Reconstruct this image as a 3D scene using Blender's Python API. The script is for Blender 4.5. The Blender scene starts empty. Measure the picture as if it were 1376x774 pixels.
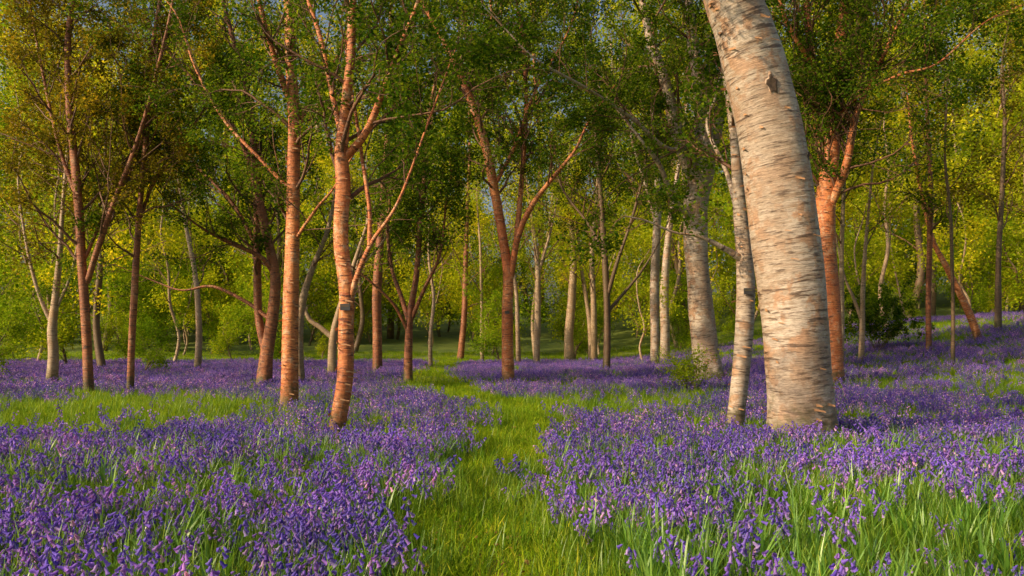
import bpy, math, random
import numpy as np
from mathutils import Vector
R = np.random.default_rng(7)
random.seed(7)
scene = bpy.context.scene

# ------------------------------------------------------------------ terrain
EYE = 1.5          # survey eye height (m)
F = 1147.0         # survey unit: tangent*F
def sm(t):
    t = np.clip(t, 0, 1); return t*t*(3-2*t)
def H(x, y):
    x = np.asarray(x, float); y = np.asarray(y, float)
    z = 3.0*sm((x-4)/27)*sm((y-13)/36)
    z = z + 2.0*sm((x-30)/60)*sm((y-20)/60) + 6.0*sm((y-60)/75)
    z = z + 0.05*np.sin(x*0.7+1.3)*np.sin(y*0.45+.4) + 0.03*np.sin(x*1.9+y*1.3)
    return z
class VNoise:
    def __init__(s, seed):
        s.g = np.random.default_rng(seed).random((256, 256))
    def __call__(s, x, y):
        x = np.asarray(x)+1000.0; y = np.asarray(y)+1000.0
        xi = np.floor(x).astype(int); yi = np.floor(y).astype(int)
        fx = x-xi; fy = y-yi; fx = fx*fx*(3-2*fx); fy = fy*fy*(3-2*fy)
        g = s.g; a = g[xi % 256, yi % 256]; b = g[(xi+1) % 256, yi % 256]
        c = g[xi % 256, (yi+1) % 256]; d = g[(xi+1) % 256, (yi+1) % 256]
        return (a*(1-fx)+b*fx)*(1-fy)+(c*(1-fx)+d*fx)*fy
N1, N2, N3 = VNoise(1), VNoise(2), VNoise(3)
def depth_of(u, v):
    """ground distance for a surveyed bearing"""
    ds = np.linspace(3, 160, 8000)
    z = H((u-688)/F*ds, ds)
    line = EYE+(460-v)/F*ds
    k = np.argmax(line < z)
    return float(ds[k]) if line[k] < z[k] else 80.0

# ------------------------------------------------------------------ materials
def newmat(name):
    m = bpy.data.materials.new(name); m.use_nodes = True
    nt = m.node_tree; nt.nodes.clear()
    return m, nt
def nd(nt, t, **kw):
    n = nt.nodes.new(t)
    for k, v in kw.items(): setattr(n, k, v)
    return n
def ramp(nt, src, stops):
    r = nt.nodes.new('ShaderNodeValToRGB'); e = r.color_ramp.elements
    while len(e) < len(stops): e.new(0.5)
    for i, (p, c) in enumerate(stops):
        e[i].position = p; e[i].color = (c[0], c[1], c[2], 1) if not isinstance(c, (int, float)) else (c, c, c, 1)
    nt.links.new(src, r.inputs[0]); return r.outputs[0]
def mixc(nt, fac, a, b, mode='MIX'):
    m = nt.nodes.new('ShaderNodeMix'); m.data_type = 'RGBA'; m.blend_type = mode
    for sock, val in ((m.inputs[0], fac), (m.inputs[6], a), (m.inputs[7], b)):
        if isinstance(val, (int, float)): sock.default_value = val
        elif isinstance(val, tuple): sock.default_value = (*val, 1)
        else: nt.links.new(val, sock)
    return m.outputs[2]
def noise(nt, vec, scale, detail=4, rough=.55, mul=None):
    if mul is not None:
        mp = nt.nodes.new('ShaderNodeMapping'); mp.inputs['Scale'].default_value = mul
        nt.links.new(vec, mp.inputs[0]); vec = mp.outputs[0]
    n = nt.nodes.new('ShaderNodeTexNoise'); n.inputs['Scale'].default_value = scale
    n.inputs['Detail'].default_value = detail; n.inputs['Roughness'].default_value = rough
    nt.links.new(vec, n.inputs['Vector']); return n.outputs[0]

def bark_mat(name, light, mid, dark, peel, lent=.6, bump=.5, foot=1.0, bs=3.2, pk=(.50, .60), lm=(5, 5, 42), gm=.66):
    m, nt = newmat(name); L = nt.links
    at = nd(nt, 'ShaderNodeAttribute', attribute_name='bark'); v = at.outputs['Vector']
    bands = noise(nt, v, 1, 6, .65, (1.6, 1.6, 9))
    blot = noise(nt, v, bs, 6, .68, (1, 1, .8))
    fine = noise(nt, v, 1, 4, .65, lm)
    big = noise(nt, v, .9, 3, .5, (1, 1, 1))
    c = ramp(nt, bands, [(.38, mid), (.46, light), (.54, light), (.62, mid)])
    c = mixc(nt, ramp(nt, blot, [(pk[0], 0.0), (pk[1], .9)]), c, peel)
    c = mixc(nt, ramp(nt, big, [(.42, 0.0), (.62, .7)]), c, mid)
    c = mixc(nt, ramp(nt, fine, [(lent-.02, 0.0), (lent+.05, .9)]), c, dark)
    cr = noise(nt, v, 1, 6, .7, (2.5, 2.5, 20))
    c = mixc(nt, ramp(nt, cr, [(.35, .9), (.42, 0.0)]), c, dark)
    gr = noise(nt, v, 1, 5, .7, (14, 14, 50))
    c = mixc(nt, 1.0, c, ramp(nt, gr, [(.3, (gm, gm*.97, gm*.94)), (.7, (1.25, 1.25, 1.25))]), 'MULTIPLY')
    if foot:
        sp = nt.nodes.new('ShaderNodeSeparateXYZ'); L.new(v, sp.inputs[0])
        n5 = noise(nt, v, 5, 5, .6)
        ad = nd(nt, 'ShaderNodeMath', operation='MULTIPLY_ADD'); L.new(n5, ad.inputs[0]); ad.inputs[1].default_value = 1.8; L.new(sp.outputs[2], ad.inputs[2])
        sc = nd(nt, 'ShaderNodeMath', operation='MULTIPLY'); L.new(ad.outputs[0], sc.inputs[0]); sc.inputs[1].default_value = .5
        mossy = tuple(a*.7+b for a, b in zip(dark, (.03, .045, .008)))
        c = mixc(nt, ramp(nt, sc.outputs[0], [(.60, .92), (.84, 0.0)]), c, mossy)
    b = nt.nodes.new('ShaderNodeBsdfPrincipled'); b.inputs['Roughness'].default_value = .6
    L.new(c, b.inputs['Base Color'])
    hh = nd(nt, 'ShaderNodeMath', operation='ADD'); L.new(fine, hh.inputs[0]); L.new(cr, hh.inputs[1])
    h2 = nd(nt, 'ShaderNodeMath', operation='ADD'); L.new(hh.outputs[0], h2.inputs[0]); L.new(blot, h2.inputs[1])
    bp = nt.nodes.new('ShaderNodeBump'); bp.inputs['Strength'].default_value = bump; bp.inputs['Distance'].default_value = .02
    L.new(h2.outputs[0], bp.inputs['Height']); L.new(bp.outputs[0], b.inputs['Normal'])
    o = nt.nodes.new('ShaderNodeOutputMaterial'); L.new(b.outputs[0], o.inputs[0])
    return m

def leaf_mat(name, c1, c2, c3, trans=.45, clump=.5, tboost=1.3, inst=0.0, gloss=0.0):
    m, nt = newmat(name); L = nt.links
    g = nt.nodes.new('ShaderNodeNewGeometry')
    c = ramp(nt, g.outputs['Random Per Island'], [(0, c1), (.55, c2), (1, c3)])
    n = noise(nt, g.outputs['Position'], clump, 2)
    c = mixc(nt, 1.0, c, ramp(nt, n, [(.35, (.6, .68, .6)), (.65, (1.25, 1.15, 1.0))]), 'MULTIPLY')
    if inst:
        oi = nt.nodes.new('ShaderNodeObjectInfo')
        c = mixc(nt, 1.0, c, ramp(nt, oi.outputs['Random'], [(0, (1-inst, 1-inst*.6, 1-inst*.4)), (.5, (1, 1, 1)), (1, (1+inst*1.2, 1+inst*.4, 1-inst*.5))]), 'MULTIPLY')
    d = nt.nodes.new('ShaderNodeBsdfDiffuse'); t = nt.nodes.new('ShaderNodeBsdfTranslucent')
    L.new(c, d.inputs[0])
    ct = mixc(nt, 1.0, c, (tboost*1.1, tboost, tboost*.6), 'MULTIPLY'); L.new(ct, t.inputs[0])
    mx = nt.nodes.new('ShaderNodeMixShader'); mx.inputs[0].default_value = trans
    L.new(d.outputs[0], mx.inputs[1]); L.new(t.outputs[0], mx.inputs[2])
    out = mx.outputs[0]
    if gloss:
        gl = nt.nodes.new('ShaderNodeBsdfGlossy'); gl.inputs['Roughness'].default_value = .4; gl.inputs[0].default_value = (1, 1, 1, 1)
        m2 = nt.nodes.new('ShaderNodeMixShader'); m2.inputs[0].default_value = gloss
        L.new(out, m2.inputs[1]); L.new(gl.outputs[0], m2.inputs[2]); out = m2.outputs[0]
    o = nt.nodes.new('ShaderNodeOutputMaterial'); L.new(out, o.inputs[0])
    return m

def plain_mat(name, col, rough=.6):
    m, nt = newmat(name)
    b = nt.nodes.new('ShaderNodeBsdfPrincipled'); b.inputs['Roughness'].default_value = rough
    tc = nt.nodes.new('ShaderNodeTexCoord')
    c = mixc(nt, noise(nt, tc.outputs['Object'], 30, 3), tuple(x*.75 for x in col), tuple(min(1, x*1.2) for x in col))
    nt.links.new(c, b.inputs['Base Color'])
    o = nt.nodes.new('ShaderNodeOutputMaterial'); nt.links.new(b.outputs[0], o.inputs[0]); return m

M_white = bark_mat('white_birch_bark', (.50, .42, .35), (.34, .25, .18), (.10, .06, .04), (.42, .24, .14), .575, .7, 1, 3.0, (.50, .57), (2.2, 2.2, 20), .6)
M_pale = bark_mat('pale_bark', (.42, .31, .21), (.30, .20, .12), (.09, .055, .03), (.36, .22, .11))
M_orange = bark_mat('orange_bark', (.68, .25, .08), (.44, .11, .03), (.10, .03, .015), (.64, .40, .24), .57, .8, 1, 6.5, (.53, .60), (4, 4, 26), .55)
M_red = bark_mat('red_brown_bark', (.38, .13, .045), (.21, .06, .025), (.05, .02, .012), (.42, .22, .11), .57, .8, 1, 6.5, (.53, .60), (4, 4, 26), .55)
M_brown = bark_mat('brown_bark', (.16, .10, .055), (.11, .06, .03), (.035, .02, .012), (.14, .11, .05))
M_twig = bark_mat('twig_bark', (.17, .075, .035), (.11, .045, .022), (.04, .02, .012), (.2, .10, .05), foot=0)
M_flap = plain_mat('peeling_bark', (.44, .23, .11), .6)
M_label = plain_mat('label_plate', (.05, .05, .055), .4)
M_knot = plain_mat('knot_scar', (.07, .045, .03), .9)
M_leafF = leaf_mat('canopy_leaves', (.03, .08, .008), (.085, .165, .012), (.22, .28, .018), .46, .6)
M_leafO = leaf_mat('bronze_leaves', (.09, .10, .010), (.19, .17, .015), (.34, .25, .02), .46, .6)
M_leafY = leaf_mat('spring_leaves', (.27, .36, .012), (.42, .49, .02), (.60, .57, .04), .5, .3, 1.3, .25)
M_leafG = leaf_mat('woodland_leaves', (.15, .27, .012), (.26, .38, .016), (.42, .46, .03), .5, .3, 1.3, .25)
M_grass = leaf_mat('grass_blades', (.09, .19, .012), (.17, .32, .02), (.32, .45, .05), .42, .8, 1.25, .3, .02)
M_pgrass = leaf_mat('path_grass_blades', (.14, .26, .013), (.23, .38, .02), (.40, .46, .05), .42, 1.2, 1.2, .3)
M_bleaf = leaf_mat('bluebell_leaves', (.06, .18, .02), (.13, .31, .035), (.25, .46, .08), .4, .8, 1.25, .2, .04)
M_bell = leaf_mat('bluebell_flowers', (.15, .085, .68), (.31, .19, .93), (.66, .46, 1.0), .38, .9, 1.05, .28)
M_bstem = leaf_mat('bluebell_stems', (.07, .12, .06), (.10, .14, .10), (.14, .10, .25), .2, .8, 1.0)

# ------------------------------------------------------------------ mesh builder
class MB:
    def __init__(s): s.v = []; s.q = []; s.m = []; s.a = []; s.n = 0; s.sm = []
    def add(s, v, q, mat, a=None, smooth=True):
        v = np.asarray(v, float).reshape(-1, 3); q = np.asarray(q, int).reshape(-1, 4)
        s.v.append(v); s.q.append(q+s.n); s.m.append(np.full(len(q), mat)); s.sm.append(np.full(len(q), smooth))
        s.a.append(np.zeros_like(v) if a is None else a); s.n += len(v)
    def mesh(s, name, mats):
        me = bpy.data.meshes.new(name)
        v = np.concatenate(s.v); q = np.concatenate(s.q)
        me.vertices.add(len(v)); me.vertices.foreach_set('co', v.ravel())
        me.loops.add(q.size); me.loops.foreach_set('vertex_index', q.ravel().astype(np.int32))
        me.polygons.add(len(q)); me.polygons.foreach_set('loop_start', np.arange(0, q.size, 4, dtype=np.int32))
        for m in mats: me.materials.append(m)
        me.polygons.foreach_set('material_index', np.concatenate(s.m).astype(np.int32))
        me.polygons.foreach_set('use_smooth', np.concatenate(s.sm).astype(bool))
        at = me.attributes.new('bark', 'FLOAT_VECTOR', 'POINT'); at.data.foreach_set('vector', np.concatenate(s.a).ravel())
        me.update(calc_edges=True); me.validate()
        return me
    def obj(s, name, mats, loc=(0, 0, 0), link=True):
        me = s.mesh(name, mats); o = bpy.data.objects.new(name, me); o.location = loc
        if link: scene.collection.objects.link(o)
        return o

def tube(mb, pts, rad, sides, mat, s0=0., rough=0., flare=0., seed=0):
    pts = np.asarray(pts, float); rad = np.asarray(rad, float); k = len(pts)
    t = np.gradient(pts, axis=0); t /= np.linalg.norm(t, axis=1)[:, None]+1e-9
    mt = np.abs(t.mean(0)); ref = np.zeros(3); ref[np.argmin(mt)] = 1
    n = np.cross(t, ref); n /= np.linalg.norm(n, axis=1)[:, None]+1e-9
    b = np.cross(t, n)
    th = np.linspace(0, 2*np.pi, sides, endpoint=False)
    s = s0+np.concatenate([[0], np.cumsum(np.linalg.norm(np.diff(pts, axis=0), axis=1))])
    r = rad[:, None]*np.ones((1, sides))
    if rough or flare:
        T, S = np.meshgrid(th, s); cT, sT = np.cos(T), np.sin(T)
        ph = seed*1.7
        if flare:
            e = np.exp(-np.maximum(S, 0)/(rad[0]*.9+.03))
            r = r*(1+flare*e*(.75+.5*np.cos(3*T+ph)+.3*np.cos(5*T+2*ph)))
        if rough:
            r = r*(1+rough*(.35*np.sin(2*T+S*.9+ph)+.25*np.sin(3*T-S*1.3+ph)+.9*(N1(cT*1.2+ph*3, S*.9+sT*1.2)-.5)+.3*(N2(cT*2.5+ph, S*3+sT*2.5)-.5)))
    c, sn = np.cos(th), np.sin(th)
    V = pts[:, None, :]+r[..., None]*(n[:, None, :]*c[None, :, None]+b[:, None, :]*sn[None, :, None])
    A = np.stack([rad[:, None]*c[None]+seed*3.1, rad[:, None]*sn[None]+seed*1.3, np.repeat(s[:, None], sides, 1)], -1)
    i = np.arange(k-1)[:, None]*sides; j = np.arange(sides)[None]; j2 = (j+1) % sides
    Q = np.stack([i+j, i+j2, i+sides+j2, i+sides+j], -1).reshape(-1, 4)
    mb.add(V.reshape(-1, 3), Q, mat, A.reshape(-1, 3))
    return s

def leaves(mb, C, size, mat, up=.7, rng=R, aspect=.62):
    C = np.asarray(C); n = len(C)
    if n == 0: return
    nor = rng.normal(0, 1, (n, 3)); nor[:, 2] = np.abs(nor[:, 2])+up; nor /= np.linalg.norm(nor, axis=1)[:, None]
    d = rng.normal(0, 1, (n, 3)); d[:, 2] -= .5; d -= nor*(d*nor).sum(1)[:, None]; d /= np.linalg.norm(d, axis=1)[:, None]+1e-9
    w = np.cross(nor, d); sz = (size*rng.uniform(.6, 1.3, n))[:, None]
    a = C; t = C+d*sz-nor*sz*.12; l = C+d*sz*.42+w*sz*aspect*.5; r = C+d*sz*.42-w*sz*aspect*.5
    V = np.stack([a, r, t, l], 1).reshape(-1, 3)
    mb.add(V, np.arange(4*n).reshape(-1, 4), mat, None, False)

def cr(P, per=7):
    P = np.asarray(P, float); Q = np.vstack([2*P[0]-P[1], P, 2*P[-1]-P[-2]]); out = []
    for i in range(1, len(Q)-2):
        for t in np.linspace(0, 1, per, endpoint=False):
            a, b, c, d = Q[i-1], Q[i], Q[i+1], Q[i+2]
            out.append(.5*(2*b+(c-a)*t+(2*a-5*b+4*c-d)*t*t+(3*b-a-3*c+d)*t**3))
    out.append(P[-1]); return np.array(out)

def perp_dir(t, ang, rng):
    t = t/np.linalg.norm(t); a = rng.normal(0, 1, 3); a -= t*a.dot(t); a /= np.linalg.norm(a)+1e-9
    return t*math.cos(ang)+a*math.sin(ang)

class Tree:
    def __init__(s, seed, bark=0, leaf=1, twig=4):
        s.mb = MB(); s.rng = np.random.default_rng(seed); s.tips = []; s.bark = bark; s.leaf = leaf; s.twig = twig
        s.seed = seed % 97
    def grow(s, p, d, L, r, lev, kids=(0, 6, 4), twist=(0, .16, .2, .25), trop=(0, .04, .0, -.03), sides=(0, 6, 4, 3)):
        rng = s.rng; n = (0, 8, 5, 3)[lev]; p = np.array(p, float); d = np.array(d, float); d /= np.linalg.norm(d)
        P = [p]
        for i in range(n):
            d = d+rng.normal(0, twist[lev], 3); d[2] += trop[lev]; d /= np.linalg.norm(d); P.append(P[-1]+d*L/n)
        P = np.array(P); rad = np.linspace(r, r*.28, n+1)
        tube(s.mb, P, rad, sides[lev], s.twig, s0=2+rng.random()*5, seed=s.seed)
        if lev == 3: s.tips.append(P); return
        for k in range(kids[lev]):
            t = rng.uniform(.22, 1)*n if k else n
            i = min(int(t), n-1); q = P[i]+(P[i+1]-P[i])*(t-i); tg = P[i+1]-P[i]
            s.grow(q, perp_dir(tg, rng.uniform(.4, 1.05) if k else .2, rng), L*rng.uniform(.28, .55)*(1.15-.4*t/n), max(r*(.5-.2*t/n), .003), lev+1, kids, twist, trop, sides)
        if lev == 2: s.tips.append(P[2:])
    def limb(s, P, rad, zmin, spacing, blen, sides=12, flare=0., rough=.06, kids=(0, 6, 4), angle=(.6, 1.2), bfrac=.4, first=False, upb=.25):
        rng = s.rng
        P = cr(P, 8); rad = np.interp(np.linspace(0, 1, len(P)), np.linspace(0, 1, len(rad)), rad)
        q = np.arange(len(P))/8.0; J = np.stack([N1(q, q*0+s.seed+k*7.3)-.5 for k in range(3)], -1)*np.minimum(rad, .08)[:, None]*.7
        J[:, 2] = 0; J[0] = 0; P = P+J
        S = tube(s.mb, P, rad, sides, s.bark, s0=0 if first else 3+rng.random()*3, rough=rough, flare=flare, seed=s.seed)
        if spacing:
            pos = 0
            while pos < S[-1]-S[0]:
                pos += spacing*rng.uniform(.5, 1.5); x = np.interp(pos, S-S[0], np.arange(len(P)))
                i = min(int(x), len(P)-2); q = P[i]+(P[i+1]-P[i])*(x-i)
                if q[2] < zmin: continue
                f = pos/(S[-1]-S[0]); dd = perp_dir(P[i+1]-P[i], rng.uniform(*angle), rng); dd[2] += upb
                s.grow(q, dd, blen*rng.uniform(.5, 1.25)*(1.1-.35*f), max(min(rad[i]*bfrac, .045), .008), 1, kids)
        return P, rad
    def foliage(s, per, size, spread, drop=0., up=.7):
        rng = s.rng; C = []
        for P in s.tips:
            if rng.random() < drop: continue
            n = rng.poisson(per)
            if n == 0: continue
            t = rng.uniform(0, len(P)-1.001, n); i = t.astype(int); q = P[i]+(P[i+1]-P[i])*(t-i)[:, None]
            C.append(q+rng.normal(0, spread, (n, 3)))
        if C: leaves(s.mb, np.vstack(C), size, s.leaf, up, rng)
    def flaps(s, P, rad, n, zmax, mat=2, wid=(.04, .16)):
        rng = s.rng
        for _ in range(n):
            x = rng.uniform(0, len(P)-1.01); i = int(x)
            c = P[i]+(P[i+1]-P[i])*(x-i)
            if c[2] > zmax: continue
            r = rad[i]*1.02; th = rng.uniform(0, 2*np.pi); w = rng.uniform(*wid)*min(1, r/.15+.3); hgt = rng.uniform(.012, .05)*min(1, r/.15+.3)
            m = 5; V = []
            for k in range(m+1):
                f = k/m; a = th+f*w/r; lift = (f**2)*rng.uniform(.3, .5)*w; slump = -f*f*w*.15
                rr = r+.004+lift
                V.append((c[0]+rr*math.cos(a), c[1]+rr*math.sin(a), c[2]+slump)); hh = hgt*(1-.5*f)
                V.append((c[0]+rr*math.cos(a), c[1]+rr*math.sin(a), c[2]+slump+hh))
            s.mb.add(V, [(2*k, 2*k+2, 2*k+3, 2*k+1) for k in range(m)], mat)
    def knot(s, P, rad, z, th, w, h):
        """branch scar: raised irregular collar round a dark hollow"""
        i = int(np.argmin(abs(P[:, 2]-z))); c = P[i].copy(); c[2] = z; r0 = rad[i]; V = []; K = 18
        prof = [(1.9, -.02), (1.3, .010), (1.0, .020), (.7, .014), (.0, .010)]
        for (f, o) in prof:
            for k in range(K):
                a = 2*math.pi*k/K; wob = 1+.2*math.sin(2*a+z*3)+.18*math.sin(5*a+z)+.1*math.sin(7*a)
                dx = f*w*math.cos(a)*wob; dz = f*h*math.sin(a)*wob; t = th+dx/r0; rr = r0*1.01+o
                V.append((c[0]+rr*math.cos(t), c[1]+rr*math.sin(t), c[2]+dz))
        A = np.array(V); A[:, 2] += 3
        Q1 = []; Q2 = []
        for j in range(len(prof)-1):
            for k in range(K):
                (Q1 if j < 1 else Q2).append((j*K+k, j*K+(k+1) % K, (j+1)*K+(k+1) % K, (j+1)*K+k))
        s.mb.add(V, Q1, 0, A); s.mb.add(V, Q2, 5)

# ------------------------------------------------------------------ surveyed trees
def build_tree(name, base, limbs, bark, leafm, seed, zmin=2.2, spacing=.42, blen=2.0, per=5, lsize=.075, crown=3.0,
               flaps=0, sides=14, flare=.35, rough=.12, kids=(0, 6, 4), spread=.09, label=None, drop=0., upb=.25, knots=()):
    d0 = depth_of(*base); m = d0/F
    bx = (base[0]-688)*m; bz = float(H(bx, d0))
    T = Tree(seed)
    for li, L in enumerate(limbs):
        P = []; rad = []
        for pt in L:
            u, v, w = pt[:3]; dy = pt[3] if len(pt) > 3 else 0.
            D = d0+dy; P.append(((u-688)/F*D-bx, dy, EYE+(460-v)/F*D-bz)); rad.append(w*.5*D/F)
        if li == 0: P[0] = (P[0][0], P[0][1], -.12)
        hi = P[-1][2]
        if crown and hi > 3.0:
            dr = np.array(P[-1])-np.array(P[-2]); dr /= np.linalg.norm(dr); dr[2] += .5; dr /= np.linalg.norm(dr)
            c = crown*(1 if li == 0 else .6)
            P.append(tuple(np.array(P[-1])+dr*c*.5+T.rng.normal(0, .15, 3))); rad.append(rad[-1]*.7)
            P.append(tuple(np.array(P[-1])+dr*c*.5+T.rng.normal(0, .2, 3))); rad.append(max(rad[-1]*.45, .01))
        PP, RR = T.limb(P, rad, zmin, spacing, blen, sides=sides if li == 0 else max(7, sides//2), flare=flare if li == 0 else 0, rough=rough,
                        kids=kids, first=(li == 0), upb=upb)
        if flaps: T.flaps(PP, RR, flaps if li == 0 else flaps//3, 9)
        if li == 0: main = (PP, RR)
        if hi <= 3.0 and spacing:
            T.grow(PP[-1], PP[-1]-PP[-2], blen*.6, RR[-1], 2)
    for (z, th, w, h) in knots: T.knot(main[0], main[1], z, th, w, h)
    T.foliage(per, lsize, spread, drop)
    if label:
        zl = EYE+(460-label)/F*d0-bz; PP, RR = main
        i = int(np.argmin(abs(PP[:, 2]-zl))); c = PP[i]; w, h, t = .075, .05, .006; y = -RR[i]*1.12-.01
        box = lambda w, h, y0, y1: (np.array([(c[0]+a*w, c[1]+yy, c[2]+b*h) for yy in (y0, y1) for a, b in ((-1, -1), (1, -1), (1, 1), (-1, 1))]),
                                    [(0, 1, 2, 3), (4, 7, 6, 5), (0, 4, 5, 1), (1, 5, 6, 2), (2, 6, 7, 3), (3, 7, 4, 0)])
        v, q = box(w, h, y-t, y+t); T.mb.add(v, q, 3, None, False)
        v, q = box(w*.8, h*.12, y-t*1.6, y-t*.9); v[:, 2] += h*.35; T.mb.add(v, q, 0, None, False)
    o = T.mb.obj(name, [bark, leafm, M_flap, M_label, M_twig, M_knot], (bx, d0, bz))
    return o, d0

TR = []
S_ = -math.pi/2
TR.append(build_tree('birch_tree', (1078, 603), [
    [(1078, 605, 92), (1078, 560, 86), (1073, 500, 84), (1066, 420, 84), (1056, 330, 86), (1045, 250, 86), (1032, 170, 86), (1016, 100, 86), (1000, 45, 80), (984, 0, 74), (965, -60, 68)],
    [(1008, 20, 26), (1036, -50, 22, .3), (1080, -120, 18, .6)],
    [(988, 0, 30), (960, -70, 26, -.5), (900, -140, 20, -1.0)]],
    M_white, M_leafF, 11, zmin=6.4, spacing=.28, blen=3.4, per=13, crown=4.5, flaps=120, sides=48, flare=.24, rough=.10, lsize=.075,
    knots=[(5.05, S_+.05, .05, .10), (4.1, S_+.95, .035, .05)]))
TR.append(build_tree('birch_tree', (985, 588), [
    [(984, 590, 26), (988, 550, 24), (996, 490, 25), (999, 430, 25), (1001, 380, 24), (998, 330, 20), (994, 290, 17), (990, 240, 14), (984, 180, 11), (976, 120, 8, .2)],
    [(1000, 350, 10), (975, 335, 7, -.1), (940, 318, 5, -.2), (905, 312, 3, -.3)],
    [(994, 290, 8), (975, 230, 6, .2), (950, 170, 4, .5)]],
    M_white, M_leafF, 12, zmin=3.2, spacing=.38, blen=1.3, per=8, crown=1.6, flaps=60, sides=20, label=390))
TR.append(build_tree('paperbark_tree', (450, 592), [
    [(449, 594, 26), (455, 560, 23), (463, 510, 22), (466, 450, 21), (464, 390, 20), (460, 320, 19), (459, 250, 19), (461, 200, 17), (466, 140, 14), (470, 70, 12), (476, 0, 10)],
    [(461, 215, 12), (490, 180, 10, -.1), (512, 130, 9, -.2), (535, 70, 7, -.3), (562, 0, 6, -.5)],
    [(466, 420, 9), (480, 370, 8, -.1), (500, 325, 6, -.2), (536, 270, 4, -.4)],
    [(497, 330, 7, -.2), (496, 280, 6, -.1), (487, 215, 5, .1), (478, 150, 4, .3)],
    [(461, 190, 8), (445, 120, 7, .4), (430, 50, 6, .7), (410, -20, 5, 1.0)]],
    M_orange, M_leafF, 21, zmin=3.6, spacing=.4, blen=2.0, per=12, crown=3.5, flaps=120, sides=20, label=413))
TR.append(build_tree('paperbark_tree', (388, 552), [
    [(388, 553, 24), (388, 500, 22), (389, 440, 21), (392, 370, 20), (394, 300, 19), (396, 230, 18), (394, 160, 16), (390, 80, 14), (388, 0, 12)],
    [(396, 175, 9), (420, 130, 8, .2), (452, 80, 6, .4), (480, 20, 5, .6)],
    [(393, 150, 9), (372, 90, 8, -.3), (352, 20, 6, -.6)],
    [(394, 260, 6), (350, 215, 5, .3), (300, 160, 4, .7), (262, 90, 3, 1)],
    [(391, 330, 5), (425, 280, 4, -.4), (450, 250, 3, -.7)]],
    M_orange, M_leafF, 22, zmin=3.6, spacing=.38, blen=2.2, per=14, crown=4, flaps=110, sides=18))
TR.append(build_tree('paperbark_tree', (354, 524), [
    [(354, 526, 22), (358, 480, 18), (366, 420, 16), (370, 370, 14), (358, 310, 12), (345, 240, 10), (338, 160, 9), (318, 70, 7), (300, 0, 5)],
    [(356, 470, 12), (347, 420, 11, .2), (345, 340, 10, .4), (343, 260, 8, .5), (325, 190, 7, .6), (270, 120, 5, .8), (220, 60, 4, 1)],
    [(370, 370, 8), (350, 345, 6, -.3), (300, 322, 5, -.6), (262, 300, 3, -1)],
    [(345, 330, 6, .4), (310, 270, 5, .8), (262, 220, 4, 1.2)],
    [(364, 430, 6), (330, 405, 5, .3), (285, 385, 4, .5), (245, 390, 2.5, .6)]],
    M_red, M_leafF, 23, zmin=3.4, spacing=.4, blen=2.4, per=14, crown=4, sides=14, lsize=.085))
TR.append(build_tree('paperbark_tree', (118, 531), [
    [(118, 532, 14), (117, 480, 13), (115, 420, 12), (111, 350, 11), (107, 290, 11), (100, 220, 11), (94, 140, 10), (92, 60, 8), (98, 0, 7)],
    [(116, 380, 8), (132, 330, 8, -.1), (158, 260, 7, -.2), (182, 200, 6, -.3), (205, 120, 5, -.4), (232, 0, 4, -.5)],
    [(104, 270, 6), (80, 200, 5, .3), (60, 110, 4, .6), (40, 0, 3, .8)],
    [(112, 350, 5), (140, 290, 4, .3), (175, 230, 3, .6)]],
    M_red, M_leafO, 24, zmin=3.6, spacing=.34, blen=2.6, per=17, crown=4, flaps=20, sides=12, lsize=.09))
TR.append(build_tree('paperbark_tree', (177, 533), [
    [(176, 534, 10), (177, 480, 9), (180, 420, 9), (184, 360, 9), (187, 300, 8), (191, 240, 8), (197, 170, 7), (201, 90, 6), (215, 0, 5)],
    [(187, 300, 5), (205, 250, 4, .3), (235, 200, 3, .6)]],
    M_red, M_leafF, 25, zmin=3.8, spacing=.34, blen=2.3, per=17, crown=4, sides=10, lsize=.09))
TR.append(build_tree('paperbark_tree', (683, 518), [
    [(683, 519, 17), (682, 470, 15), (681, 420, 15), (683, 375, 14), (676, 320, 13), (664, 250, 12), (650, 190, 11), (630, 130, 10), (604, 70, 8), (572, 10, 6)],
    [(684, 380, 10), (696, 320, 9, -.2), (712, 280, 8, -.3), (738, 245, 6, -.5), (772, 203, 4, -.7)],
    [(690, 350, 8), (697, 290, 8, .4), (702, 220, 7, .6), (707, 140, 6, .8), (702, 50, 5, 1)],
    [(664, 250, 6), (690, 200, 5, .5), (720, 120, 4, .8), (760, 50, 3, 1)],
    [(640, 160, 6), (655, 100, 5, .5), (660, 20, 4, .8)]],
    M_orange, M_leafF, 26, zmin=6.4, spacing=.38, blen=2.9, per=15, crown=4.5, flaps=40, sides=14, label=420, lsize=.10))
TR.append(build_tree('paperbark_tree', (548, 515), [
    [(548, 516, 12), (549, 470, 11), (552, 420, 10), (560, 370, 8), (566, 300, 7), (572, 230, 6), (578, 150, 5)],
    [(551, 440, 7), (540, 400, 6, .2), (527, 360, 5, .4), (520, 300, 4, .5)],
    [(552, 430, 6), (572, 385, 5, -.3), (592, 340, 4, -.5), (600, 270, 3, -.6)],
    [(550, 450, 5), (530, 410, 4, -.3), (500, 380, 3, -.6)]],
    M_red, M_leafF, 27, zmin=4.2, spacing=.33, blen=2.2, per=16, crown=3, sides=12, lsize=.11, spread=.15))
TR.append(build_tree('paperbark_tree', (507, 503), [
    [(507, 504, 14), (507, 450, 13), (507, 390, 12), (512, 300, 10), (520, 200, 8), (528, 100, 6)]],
    M_red, M_leafF, 28, zmin=7, spacing=.42, blen=2.8, per=13, crown=3.5, sides=12, lsize=.12))
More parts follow.
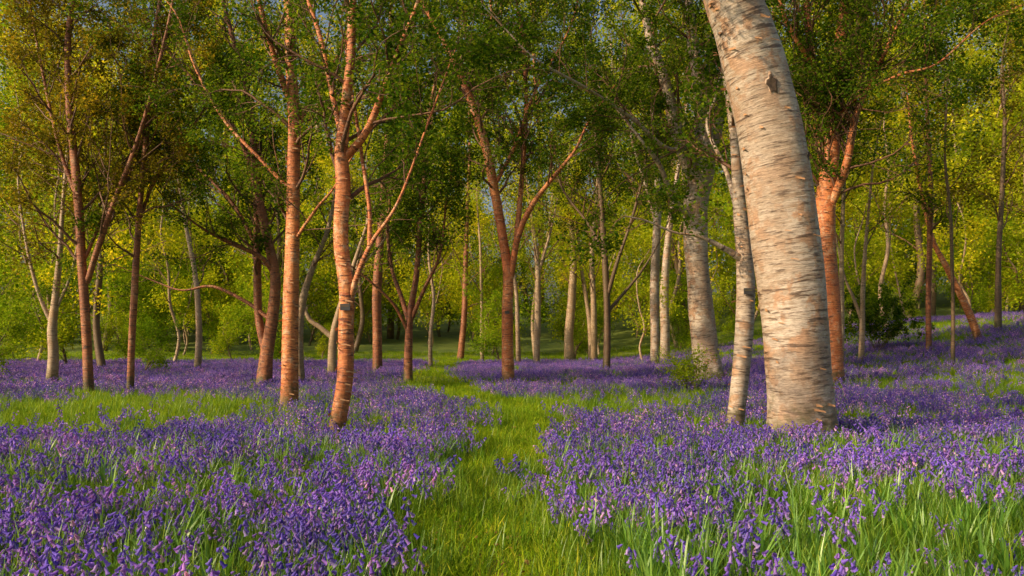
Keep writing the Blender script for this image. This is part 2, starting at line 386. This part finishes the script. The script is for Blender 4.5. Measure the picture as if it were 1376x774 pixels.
TR.append(build_tree('birch_tree', (404, 522), [
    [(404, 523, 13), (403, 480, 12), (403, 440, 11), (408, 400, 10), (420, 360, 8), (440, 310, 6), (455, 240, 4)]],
    M_pale, M_leafY, 29, zmin=3.5, spacing=.6, blen=1.5, per=4, crown=2, sides=12))
TR.append(build_tree('birch_tree', (446, 508), [
    [(446, 509, 13), (446, 470, 11), (450, 440, 10), (462, 400, 8), (478, 350, 6), (498, 290, 4)],
    [(448, 455, 8), (430, 440, 7), (415, 428, 6), (405, 400, 4)],
    [(470, 375, 4), (510, 330, 3, .3), (530, 300, 2, .5)]],
    M_pale, M_leafY, 30, zmin=3.5, spacing=.7, blen=1.5, per=4, crown=0, sides=12))
TR.append(build_tree('hornbeam_tree', (815, 502), [
    [(815, 503, 10), (816, 460, 10), (816, 400, 9), (812, 330, 8), (807, 270, 7), (802, 200, 6), (798, 120, 5)],
    [(816, 400, 6), (830, 350, 5, -.3), (848, 300, 4, -.5), (866, 230, 3, -.8)],
    [(812, 340, 5), (790, 300, 4, .4), (760, 260, 3, .8)],
    [(816, 420, 5), (850, 380, 3.5, .5), (872, 350, 2.5, .8)]],
    M_brown, M_leafF, 31, zmin=6.4, spacing=.34, blen=3.1, per=16, crown=5, sides=10, lsize=.12, spread=.16))
TR.append(build_tree('birch_tree', (880, 492), [
    [(880, 493, 13), (880, 440, 12), (880, 380, 12), (883, 310, 11), (884, 250, 10), (880, 180, 8), (872, 100, 6)],
    [(882, 300, 6), (868, 250, 5, .5), (850, 190, 4, .8)]],
    M_white, M_leafF, 32, zmin=8, spacing=.6, blen=3, per=13, crown=4, sides=12, lsize=.12))
TR.append(build_tree('birch_tree', (894, 487), [
    [(894, 488, 13), (893, 440, 12), (893, 390, 12), (897, 330, 9), (905, 270, 7), (915, 200, 5)]],
    M_white, M_leafF, 33, zmin=8, spacing=.7, blen=3, per=10, crown=3, sides=12, lsize=.12))
TR.append(build_tree('birch_tree', (957, 516), [
    [(957, 518, 38), (950, 480, 34), (943, 430, 33), (938, 380, 32), (934, 320, 32), (936, 270, 32), (945, 220, 28), (946, 170, 22), (938, 110, 18), (930, 50, 15), (926, 0, 12)],
    [(938, 250, 22), (920, 205, 20, -.4), (905, 160, 17, -.6), (890, 100, 13, -.9), (872, 50, 10, -1), (862, -10, 8, -1)],
    [(946, 215, 18), (964, 180, 15, .4), (968, 120, 12, .6), (975, 60, 9, 1)],
    [(934, 300, 9), (905, 265, 7, -1), (885, 220, 6, -1.5), (862, 190, 4, -2)],
    [(944, 190, 8), (900, 200, 6, -2), (850, 160, 5, -3), (790, 120, 4, -4), (720, 80, 3, -5)]],
    M_white, M_leafF, 34, zmin=7.0, spacing=.42, blen=3.0, per=16, crown=4, flaps=110, sides=26, rough=.12, lsize=.10, flare=.12))
TR.append(build_tree('paperbark_tree', (1119, 520), [
    [(1119, 521, 30), (1117, 470, 27), (1115, 400, 26), (1110, 330, 26), (1110, 270, 25), (1117, 200, 22), (1124, 130, 20), (1129, 60, 17), (1136, 0, 14)],
    [(1110, 290, 13), (1135, 225, 11, -.5), (1152, 150, 9, -.8), (1185, 80, 7, -1.1), (1226, -10, 5, -1.5)],
    [(1112, 250, 12), (1098, 180, 10, .3), (1092, 100, 8, .5), (1085, 0, 7, .7)],
    [(1120, 160, 5), (1160, 125, 4, -1.2), (1210, 100, 3.5, -2), (1260, 85, 2.5, -2.6)],
    [(1124, 120, 7), (1080, 70, 6, -1), (1050, 10, 5, -1.5)]],
    M_orange, M_leafF, 35, zmin=5.4, spacing=.28, blen=3.2, per=19, crown=4.5, flaps=60, sides=20, lsize=.095, spread=.14))
side = [
 ('birch_tree', (1130, 496), [[(1130, 497, 8), (1130, 420, 7), (1131, 340, 6), (1134, 250, 5), (1140, 160, 4)]], M_pale, M_leafF, 41),
 ('birch_tree', (1158, 489), [[(1158, 490, 8), (1158, 430, 7), (1160, 370, 6), (1166, 300, 4)], [(1158, 430, 5), (1146, 400, 4), (1134, 370, 3)]], M_pale, M_leafY, 42),
 ('hornbeam_tree', (1248, 474), [[(1248, 475, 8), (1248, 400, 7), (1249, 320, 7), (1250, 240, 6), (1246, 150, 5)]], M_red, M_leafF, 43),
 ('hornbeam_tree', (1280, 492), [[(1280, 493, 6), (1281, 430, 5), (1279, 360, 5), (1277, 290, 4), (1270, 210, 3)]], M_brown, M_leafO, 44),
 ('paperbark_tree', (1316, 458), [[(1316, 459, 11), (1306, 430, 10), (1290, 395, 9), (1272, 360, 8), (1254, 322, 6), (1240, 270, 5)]], M_orange, M_leafY, 45),
 ('birch_tree', (1341, 447), [[(1341, 448, 9), (1341, 400, 8), (1342, 340, 7), (1346, 260, 6), (1350, 160, 5)]], M_brown, M_leafO, 46),
 ('birch_tree', (720, 492), [[(720, 493, 9), (722, 450, 9), (723, 400, 8), (722, 350, 7), (716, 300, 5)], [(722, 370, 5), (735, 330, 4), (745, 290, 3)]], M_pale, M_leafY, 47),
 ('birch_tree', (766, 486), [[(766, 487, 15), (765, 450, 13), (768, 400, 11), (770, 350, 9), (766, 280, 6)]], M_pale, M_leafY, 48),
 ('birch_tree', (795, 486), [[(795, 487, 9), (793, 440, 8), (788, 400, 6), (780, 350, 4)]], M_pale, M_leafY, 49),
 ('birch_tree', (70, 519), [[(69, 520, 16), (71, 480, 14), (72, 440, 12), (76, 400, 9), (80, 340, 7), (86, 270, 5)], [(72, 440, 6), (50, 390, 5), (35, 320, 4), (25, 240, 3)], [(73, 420, 5), (95, 370, 4), (110, 310, 3), (135, 250, 2)]], M_pale, M_leafO, 50),
 ('birch_tree', (265, 500), [[(265, 501, 10), (266, 470, 9), (268, 430, 8), (262, 370, 7), (250, 300, 5)]], M_pale, M_leafY, 51),
 ('birch_tree', (648, 488), [[(648, 489, 5), (648, 440, 5), (647, 390, 4), (645, 330, 3)]], M_pale, M_leafY, 52),
]
for nm, b, l, bk, lf, sd in side:
    build_tree(nm, b, l, bk, lf, sd, zmin=4.0, spacing=.75, blen=2.6, per=10, lsize=.13, crown=5, sides=10, flare=.25, spread=.2)

# ------------------------------------------------------------------ instancing helper
def proto_coll(name, objs):
    c = bpy.data.collections.new(name)
    for o in objs: c.objects.link(o)
    return c
def scatter(name, pts, rot, scl, idx, coll):
    me = bpy.data.meshes.new(name); me.vertices.add(len(pts)); me.vertices.foreach_set('co', np.asarray(pts, float).ravel())
    a = me.attributes.new('rot', 'FLOAT_VECTOR', 'POINT'); a.data.foreach_set('vector', np.asarray(rot, float).ravel())
    a = me.attributes.new('scl', 'FLOAT', 'POINT'); a.data.foreach_set('value', np.asarray(scl, float))
    a = me.attributes.new('idx', 'INT', 'POINT'); a.data.foreach_set('value', np.asarray(idx, np.int32))
    me.update(); o = bpy.data.objects.new(name, me); scene.collection.objects.link(o)
    ng = bpy.data.node_groups.new(name+'_nodes', 'GeometryNodeTree')
    ng.interface.new_socket('Geometry', in_out='INPUT', socket_type='NodeSocketGeometry')
    ng.interface.new_socket('Geometry', in_out='OUTPUT', socket_type='NodeSocketGeometry')
    N = ng.nodes; L = ng.links
    gi = N.new('NodeGroupInput'); go = N.new('NodeGroupOutput')
    ip = N.new('GeometryNodeInstanceOnPoints'); ci = N.new('GeometryNodeCollectionInfo')
    ci.inputs['Collection'].default_value = coll; ci.inputs['Separate Children'].default_value = True; ci.inputs['Reset Children'].default_value = True
    def na(nm, ty):
        n = N.new('GeometryNodeInputNamedAttribute'); n.data_type = ty; n.inputs['Name'].default_value = nm
        return [s for s in n.outputs if s.enabled and s.name == 'Attribute'][0]
    e = N.new('FunctionNodeEulerToRotation')
    L.new(gi.outputs[0], ip.inputs['Points']); L.new(ci.outputs[0], ip.inputs['Instance'])
    ip.inputs['Pick Instance'].default_value = True
    L.new(na('idx', 'INT'), ip.inputs['Instance Index']); L.new(na('rot', 'FLOAT_VECTOR'), e.inputs[0]); L.new(e.outputs[0], ip.inputs['Rotation'])
    L.new(na('scl', 'FLOAT'), ip.inputs['Scale']); L.new(ip.outputs[0], go.inputs[0])
    md = o.modifiers.new('instances', 'NODES'); md.node_group = ng
    return o

# ------------------------------------------------------------------ background forest
def forest_proto(name, seed, h, bark, leafm, r, low, blen, per, lsize, spread, kids=(0, 6, 4), spacing=.7, drop=0.):
    T = Tree(seed, twig=2); rng = T.rng
    n = 6; P = [np.array([0, 0, -.3])]
    for i in range(n): P.append(P[-1]+np.array([rng.normal(0, .35), rng.normal(0, .35), (h+.3)/n]))
    T.limb(P, np.linspace(r, .03, n+1), low, spacing, blen, sides=9, flare=.3, first=True, kids=kids, bfrac=.35, angle=(.7, 1.35))
    T.foliage(per, lsize, spread, drop, up=.4)
    return T.mb.obj(name, [bark, leafm, M_twig], link=False)
K5 = (0, 5, 3)
protos = [
    forest_proto('p0', 101, 20, M_brown, M_leafY, .28, 3.0, 6.0, 15, .27, .42, K5, .8),
    forest_proto('p1', 102, 25, M_pale, M_leafY, .25, 4.0, 6.0, 15, .27, .45, K5, .8),
    forest_proto('p2', 103, 18, M_brown, M_leafG, .30, 2.5, 5.5, 15, .27, .42, K5, .8),
    forest_proto('p3', 104, 27, M_red, M_leafG, .30, 4.0, 6.5, 15, .27, .45, K5, .8),
    forest_proto('p4', 105, 9, M_pale, M_leafY, .10, .8, 4.0, 16, .20, .35, K5),
    forest_proto('p5', 106, 4.0, M_brown, M_leafG, .08, .15, 2.2, 15, .15, .22, K5, spacing=.28),
    forest_proto('p6', 107, 15, M_pale, M_leafY, .15, 4.0, 4.0, 4, .18, .3, K5),
]
C_for = proto_coll('forest_prototypes', protos)
pts = []; rot = []; scl = []; idx = []
def put(x, y, i, s=1.0):
    pts.append((x, y, float(H(x, y))-.05)); rot.append((R.normal(0, .03), R.normal(0, .03), R.uniform(0, 6.28))); scl.append(s); idx.append(i)
def band(y0, y1, n, choices, mind, srange=(.8, 1.2), xm=.68, xp=6):
    placed = []; tries = 0
    while len(placed) < n and tries < n*60:
        tries += 1; y = math.sqrt(R.uniform(y0*y0, y1*y1)); x = R.uniform(-1, 1)*(xm*y+xp)
        if all((x-a)**2+(y-b)**2 > mind*mind for a, b in placed):
            placed.append((x, y)); put(x, y, int(R.choice(choices)), R.uniform(*srange))
band(48, 62, 16, [4, 6, 6, 4, 6], 5.5, (.8, 1.1))
band(66, 84, 34, [4, 4, 0, 2, 4, 6], 5.5, (.9, 1.3))
band(84, 100, 40, [0, 1, 2, 4, 4], 6, (1.0, 1.4))
band(104, 128, 50, [0, 1, 2, 3, 0, 1], 7.0, (1.4, 1.8))
band(56, 70, 20, [5], 4.5, (.5, 1.0))
band(72, 84, 28, [5], 4, (1.0, 1.7))
band(86, 98, 38, [5], 4, (1.6, 2.6))
for (x, y, i, s) in [(-19, 31, 5, .6), (-22, 34, 4, .9), (-16.5, 38, 5, .5), (-24, 38, 2, .8), (-30, 38, 5, 1.2), (-26, 50, 5, 1.2), (-14, 52, 5, .9),
                     (-22, 46, 0, .8), (27, 42, 1, .8), (33, 48, 4, 1.), (22, 50, 6, 1), (30, 36, 6, .8), (34, 56, 5, 1.3), (24, 58, 5, 1.2),
                     (6, 62, 1, 1.0), (-4, 66, 3, .9), (14, 64, 3, .9)]:
    put(x, y, i, s)
scatter('background_forest', pts, rot, scl, idx, C_for)
pts = []; rot = []; scl = []; idx = []  # unseen trees round the camera, added to cast dappled shade on the foreground
for (x, y, i, s) in [(-16, -5, 6, .8), (-24, 3, 6, .9), (-30, -6, 6, 1.), (-6, -13, 6, .9), (-20, -18, 6, .9), (6, -12, 6, .9), (15, -4, 0, .6), (-12, 3, 6, .7),
                     (22, 6, 1, .7), (26, 16, 6, .9), (-36, 8, 6, .9)]:
    put(x, y, i, s)
scatter('unseen_shade_trees', pts, rot, scl, idx, C_for)

def shrub(name, u, v, hgt, wid, leafm, seed, per=9, ls=.07):
    d0 = depth_of(u, v); x = (u-688)/F*d0; T = Tree(seed, twig=0); rng = T.rng
    for k in range(16):
        a = rng.uniform(0, 6.28); d = np.array([math.cos(a)*wid, math.sin(a)*wid, hgt*rng.uniform(.7, 1.2)])
        T.grow((rng.normal(0, .06), rng.normal(0, .06), 0), d, np.linalg.norm(d)*rng.uniform(.7, 1), .012, 1)
    T.foliage(per, ls, .06, up=.3)
    return T.mb.obj(name, [M_brown, leafm], (x, d0, float(H(x, d0))-.03))
shrub('shrub', 932, 530, 1.1, .45, M_leafG, 61, 7, .06)
shrub('shrub', 1180, 476, 2.6, 1.0, M_leafF, 62, 14, .12)

# ------------------------------------------------------------------ ground
xs = np.concatenate([np.linspace(-400, -60, 18)[:-1], np.linspace(-60, 60, 161), np.linspace(60, 400, 18)[1:]])
ys = np.concatenate([np.linspace(-300, -15, 14)[:-1], np.linspace(-15, 140, 210), np.linspace(140, 600, 22)[1:]])
X, Y = np.meshgrid(xs, ys); Z = H(X, Y); V = np.stack([X, Y, Z], -1).reshape(-1, 3); nx = len(xs)
i = (np.arange(len(ys)-1)[:, None]*nx+np.arange(nx-1)[None]).ravel()
mb = MB(); mb.add(V, np.stack([i, i+1, i+1+nx, i+nx], -1), 0)
m, nt = newmat('woodland_floor'); g = nt.nodes.new('ShaderNodeNewGeometry')
n1 = noise(nt, g.outputs['Position'], .5, 5); n2 = noise(nt, g.outputs['Position'], 9, 5)
c = mixc(nt, ramp(nt, n1, [(.4, 0.), (.62, 1.)]), (.10, .17, .018), (.19, .25, .025))
c = mixc(nt, ramp(nt, n2, [(.45, 0.), (.68, .8)]), c, (.08, .07, .025))
b = nt.nodes.new('ShaderNodeBsdfPrincipled'); b.inputs['Roughness'].default_value = .95; nt.links.new(c, b.inputs['Base Color'])
bp = nt.nodes.new('ShaderNodeBump'); bp.inputs['Distance'].default_value = .05; nt.links.new(n2, bp.inputs['Height']); nt.links.new(bp.outputs[0], b.inputs['Normal'])
o_ = nt.nodes.new('ShaderNodeOutputMaterial'); nt.links.new(b.outputs[0], o_.inputs[0])
mb.obj('ground', [m])

PY = np.array([-2, 3, 5.5, 7, 9, 12.3, 15, 18, 21.5, 26.5, 34, 43, 52.])
PX = np.array([-.2, -.15, -.08, -.2, -.30, .0, .22, .12, -.85, -2.0, -3.2, -3.8, -4.2])
PW = np.array([.5, .5, .44, .42, .40, .5, .6, .7, .8, .8, .8, .8, .9])
def pathd(x, y):
    w = (N2(x*1.1+40, y*.9)-.5)*.6+(N3(x*3+9, y*2.6)-.5)*.5
    return np.abs(x-np.interp(y, PY, PX))-np.interp(y, PY, PW)+w
yy = np.linspace(-2, 52, 260); cx = np.interp(yy, PY, PX); hw = np.interp(yy, PY, PW); K = 9; V = []
for a in np.linspace(-1, 1, K):
    xx = cx+a*(hw*.8+.08*np.sin(yy*3.1+a*4)); V.append(np.stack([xx, yy, H(xx, yy)+.01], -1))
V = np.stack(V, 1).reshape(-1, 3); i = (np.arange(259)[:, None]*K+np.arange(K-1)[None]).ravel()
mb = MB(); mb.add(V, np.stack([i, i+1, i+1+K, i+K], -1), 0)
m, nt = newmat('trodden_grass'); g = nt.nodes.new('ShaderNodeNewGeometry')
n2 = noise(nt, g.outputs['Position'], 4, 6)
c = mixc(nt, ramp(nt, n2, [(.42, 0.), (.6, 1.)]), (.13, .20, .025), (.17, .11, .05))
b = nt.nodes.new('ShaderNodeBsdfPrincipled'); b.inputs['Roughness'].default_value = .95; nt.links.new(c, b.inputs['Base Color'])
o_ = nt.nodes.new('ShaderNodeOutputMaterial'); nt.links.new(b.outputs[0], o_.inputs[0])
mb.obj('grass_path', [m])

# ------------------------------------------------------------------ plants
def blade(mb, p, ang, h, w, bend, mat, seg=4, rng=R):
    dx, dy = math.cos(ang), math.sin(ang); V = []
    for k in range(seg+1):
        t = k/seg; off = bend*t*t; z = h*(t-.35*t*t*bend/h if h else t); ww = w*(1-t**2)*.5+.0006
        cxx, cyy = p[0]+dx*off, p[1]+dy*off
        V += [(cxx-dy*ww, cyy+dx*ww, z), (cxx+dy*ww, cyy-dx*ww, z)]
    mb.add(V, [(2*k, 2*k+1, 2*k+3, 2*k+2) for k in range(seg)], mat)
def bell(mb, p, d, L, rr, sides, rings, mat):
    prof = [(0, .25), (.35, .6), (.75, .62), (1, 1.15)] if rings == 3 else [(0, .3), (1, 1.1)]
    P = [np.array(p)+np.array(d)*L*a for a, _ in prof]
    tube(mb, P, [rr*b for _, b in prof], sides, mat)
def bluebell(mb, x, y, rng, hi=True, mats=(0, 1, 2)):
    h = rng.uniform(.20, .40); a = rng.uniform(0, 6.28); lean = rng.uniform(.02, .07); n = 6 if hi else 3
    ts = np.linspace(0, 1, n+1)
    P = np.stack([x+math.cos(a)*(lean*ts+.07*ts**4), y+math.sin(a)*(lean*ts+.07*ts**4), h*(ts-.12*ts**4)], -1)
    tube(mb, P, np.linspace(.0035, .0015, n+1), 3, mats[1])
    nb = rng.integers(7, 12) if hi else rng.integers(6, 9)
    for k in range(nb):
        t = .57+.43*k/(nb-1); q = np.array([np.interp(t, ts, P[:, j]) for j in range(3)])
        b = a+rng.normal(0, 1.0)+(k % 2)*2.2; out = .018
        d = np.array([math.cos(b)*.5, math.sin(b)*.5, -.8+.5*(t > .93)]); d /= np.linalg.norm(d)
        s = 1.15-.5*(t-.5)
        bell(mb, q+np.array([math.cos(b)*out, math.sin(b)*out, .004]), d, (.032 if hi else .029)*s, .0120*s if hi else .0135*s, 5 if hi else 3, 3 if hi else 1, mats[0])
def bb_leaves(mb, x, y, rng, n, mat, h=.24, seg=4):
    for k in range(n):
        blade(mb, (x, y), rng.uniform(0, 6.28), h*rng.uniform(.6, 1.1), rng.uniform(.010, .020), rng.uniform(.04, .18), mat, seg)
hiP = []
for k in range(6):
    rng = np.random.default_rng(200+k); mb = MB(); bluebell(mb, 0, 0, rng)
    if k % 3 == 1: bluebell(mb, .05, .03, rng)
    bb_leaves(mb, 0, 0, rng, 6, 2, .30); hiP.append(mb.obj('b%d' % k, [M_bell, M_bstem, M_bleaf], link=False))
for k in range(3):
    rng = np.random.default_rng(230+k); mb = MB(); bb_leaves(mb, 0, 0, rng, 9, 2, .36, 5); hiP.append(mb.obj('c%d' % k, [M_bell, M_bstem, M_bleaf], link=False))
midP = []
for k in range(5):
    rng = np.random.default_rng(240+k); mb = MB()
    for j in range(3): bluebell(mb, rng.normal(0, .07), rng.normal(0, .07), rng, False)
    bb_leaves(mb, 0, 0, rng, 7, 2, .29, 2); midP.append(mb.obj('m%d' % k, [M_bell, M_bstem, M_bleaf], link=False))
farP = []
for k in range(4):
    rng = np.random.default_rng(260+k); mb = MB()
    for j in range(9): bluebell(mb, rng.normal(0, .2), rng.normal(0, .2), rng, False)
    bb_leaves(mb, 0, 0, rng, 9, 2, .26, 2); farP.append(mb.obj('f%d' % k, [M_bell, M_bstem, M_bleaf], link=False))
gP = []
for k in range(4):
    rng = np.random.default_rng(280+k); mb = MB()
    for j in range(16): blade(mb, rng.normal(0, .045, 2), rng.uniform(0, 6.28), rng.uniform(.12, .36), rng.uniform(.004, .009), rng.uniform(.02, .16), 0, 3)
    gP.append(mb.obj('g%d' % k, [M_grass], link=False))
pP = []
for k in range(4):
    rng = np.random.default_rng(290+k); mb = MB()
    for j in range(24): blade(mb, rng.normal(0, .07, 2), rng.uniform(0, 6.28), rng.uniform(.03, .13), rng.uniform(.004, .009), rng.uniform(.01, .09), 0, 2)
    pP.append(mb.obj('q%d' % k, [M_pgrass], link=False))
fgP = []
for k in range(3):
    rng = np.random.default_rng(300+k); mb = MB()
    for j in range(34): blade(mb, rng.normal(0, .2, 2), rng.uniform(0, 6.28), rng.uniform(.08, .22), rng.uniform(.010, .018), rng.uniform(.02, .12), 0, 2)
    fgP.append(mb.obj('h%d' % k, [M_pgrass], link=False))

def ell(x, y, cx, cy, rx, ry): return np.clip(1.3-((x-cx)/rx)**2-((y-cy)/ry)**2, 0, 1)
def bbdens(x, y):
    n = N1(x*.45, y*.28)*.36+N2(x*1.2, y*.8)*.38+N3(x*3, y*3)*.26
    pd = pathd(x, y)
    d = np.clip(pd/.8+.10, 0, 1)
    g = np.zeros_like(x)
    g = np.maximum(g, ell(x, y, -9.0, 17.3, 6.6, 4.6)*.90)
    g = np.maximum(g, ell(x, y, -3.5, 14.6, 3.4, 1.5)*.8)
    g = np.maximum(g, ell(x, y, 2.4, 20, 2.6, 4.8)*.85)
    g = np.maximum(g, ell(x, y, -2.0, 30, 3, 6)*.55)
    g = np.maximum(g, ell(x, y, -8.5, 38, 6, 7)*.35)
    g = np.maximum(g, ell(x, y, 4.0, 5.0, 4.0, 2.9)*.78)
    g = np.maximum(g, ell(x, y, 17, 47, 14, 6)*.8)
    g = np.maximum(g, ell(x, y, 14, 26, 6, 1.8)*.6)
    near = np.clip((14-y)/6, 0, 1); far = np.clip((y-24)/10, 0, 1)
    k = np.clip((n-.405+.045*near+.06*far)/.15, .10, 1)
    fade = np.where(y > 52, np.clip((64-y)/12, 0, 1), 1)
    return (1-g)*k*d*fade
def cand(y0, y1, dens, xm=.66, xp=3.5):
    area = xm*(y1*y1-y0*y0)+2*xp*(y1-y0); n = int(area*dens*1.0)
    ymax = xm*y1+xp; y = R.uniform(y0, y1, n*2); keep = R.random(n*2) < (xm*y+xp)/ymax
    y = y[keep]; x = R.uniform(-1, 1, len(y))*(xm*y+xp)
    k = min(n, len(x)); return x[:k], y[:k]
def fin(name, x, y, s0, s1, idx, coll, tilt=.12):
    n = len(x); z = H(x, y)
    return scatter(name, np.stack([x, y, z], -1), np.stack([R.normal(0, tilt, n), R.normal(0, tilt, n), R.uniform(0, 6.28, n)], -1), R.uniform(s0, s1, n), idx, coll)
trunks = [(o.location.x, o.location.y, r) for (o, d), r in zip(TR, [.5]+[.2]*16)]
def clear(x, y):
    k = np.ones(len(x), bool)
    for a, b, r in trunks: k &= (x-a)**2+(y-b)**2 > r*r
    return k
x, y = cand(3, 11.5, 80); d = bbdens(x, y); k = (R.random(len(x)) < d) & clear(x, y); x, y = x[k], y[k]
fin('bluebell_carpet', x, y, .75, 1.3, R.integers(0, 6, len(x)), proto_coll('bluebell_near', hiP))
x, y = cand(3, 11.5, 40); k = (R.random(len(x)) < np.where((x > .6) & (y < 7.8), .9, .45)) & (pathd(x, y) > .1); x, y = x[k], y[k]
fin('bluebell_foliage', x, y, .7, 1.3, R.integers(6, 9, len(x)), bpy.data.collections['bluebell_near'])
x, y = cand(11.5, 25, 30); d = bbdens(x, y); k = (R.random(len(x)) < d) & clear(x, y); x, y = x[k], y[k]
fin('bluebell_carpet', x, y, .8, 1.15, R.integers(0, 5, len(x)), proto_coll('bluebell_mid', midP))
x, y = cand(25, 66, 7, .66, 6); d = bbdens(x, y); k = R.random(len(x)) < d; x, y = x[k], y[k]
fin('bluebell_carpet', x, y, .8, 1.15, R.integers(0, 4, len(x)), proto_coll('bluebell_far', farP))
Cg = proto_coll('grass_tufts', gP); Cp = proto_coll('short_grass_tufts', pP); Cf = proto_coll('far_grass_tufts', fgP)
x, y = cand(3, 12, 75); k = (pathd(x, y) > -.1) | (R.random(len(x)) < .12); x, y = x[k], y[k]
fin('grass', x, y, .6, 1.2, R.integers(0, 4, len(x)), Cg)
x, y = cand(12, 26, 30); k = (pathd(x, y) > -.1) | (R.random(len(x)) < .14); x, y = x[k], y[k]
fin('grass', x, y, .6, 1.15, R.integers(0, 4, len(x)), Cg)
x, y = cand(26, 75, 3.5, .66, 6)
fin('grass', x, y, .8, 1.4, R.integers(0, 3, len(x)), Cf)
n = 7500; y = R.uniform(3, 30, n); x = np.interp(y, PY, PX)+R.uniform(-1, 1, n)*(np.interp(y, PY, PW)+.3)
fin('path_grass', x, y, .4, 1.5, R.integers(0, 4, n), Cp, .25)
x, y = cand(12, 26, 34); d = bbdens(x, y); k = R.random(len(x)) > d*1.6; x, y = x[k], y[k]
fin('glade_grass', x, y, 1.2, 2.0, R.integers(0, 4, len(x)), Cp)
# leaf litter on the path and under the trees
M_litter = leaf_mat('dead_leaves', (.16, .08, .035), (.28, .15, .06), (.42, .28, .14), .15, 2, 1.0)
mb = MB(); n = 2200; y = R.uniform(4, 24, n); x = np.where(R.random(n) < .6, np.interp(y, PY, PX)+R.normal(0, .6, n), R.uniform(-.6, .6, n)*y)
leaves(mb, np.stack([x, y, H(x, y)+R.uniform(.03, .09, n)], -1), .06, 0, 2.5)
mb.obj('leaf_litter', [M_litter])

# ------------------------------------------------------------------ light, sky, camera
az = math.radians(243); el = math.radians(29)
sd = Vector((math.sin(az)*math.cos(el), math.cos(az)*math.cos(el), math.sin(el)))
su = bpy.data.lights.new('sun', 'SUN'); su.energy = 5.0; su.angle = math.radians(.5); su.color = (1, .77, .47)
so = bpy.data.objects.new('sun', su); so.rotation_euler = (-sd).to_track_quat('-Z', 'Y').to_euler(); scene.collection.objects.link(so)
w = bpy.data.worlds.new('World'); scene.world = w; w.use_nodes = True; nt = w.node_tree
bg = nt.nodes['Background']; sk = nt.nodes.new('ShaderNodeTexSky'); sk.sky_type = 'NISHITA'; sk.sun_disc = False
sk.sun_elevation = el; sk.sun_rotation = az; sk.dust_density = 6
nt.links.new(sk.outputs[0], bg.inputs[0]); bg.inputs[1].default_value = .15
cam = bpy.data.cameras.new('camera'); cam.sensor_width = 36; cam.lens = 36*F/1376; cam.shift_y = 73/1376; cam.clip_end = 2000
co = bpy.data.objects.new('camera', cam); co.location = (0, 0, EYE); co.rotation_euler = (math.pi/2, 0, 0); scene.collection.objects.link(co)
scene.camera = co
scene.view_settings.view_transform = 'Standard'; scene.view_settings.look = 'None'; scene.view_settings.exposure = 0
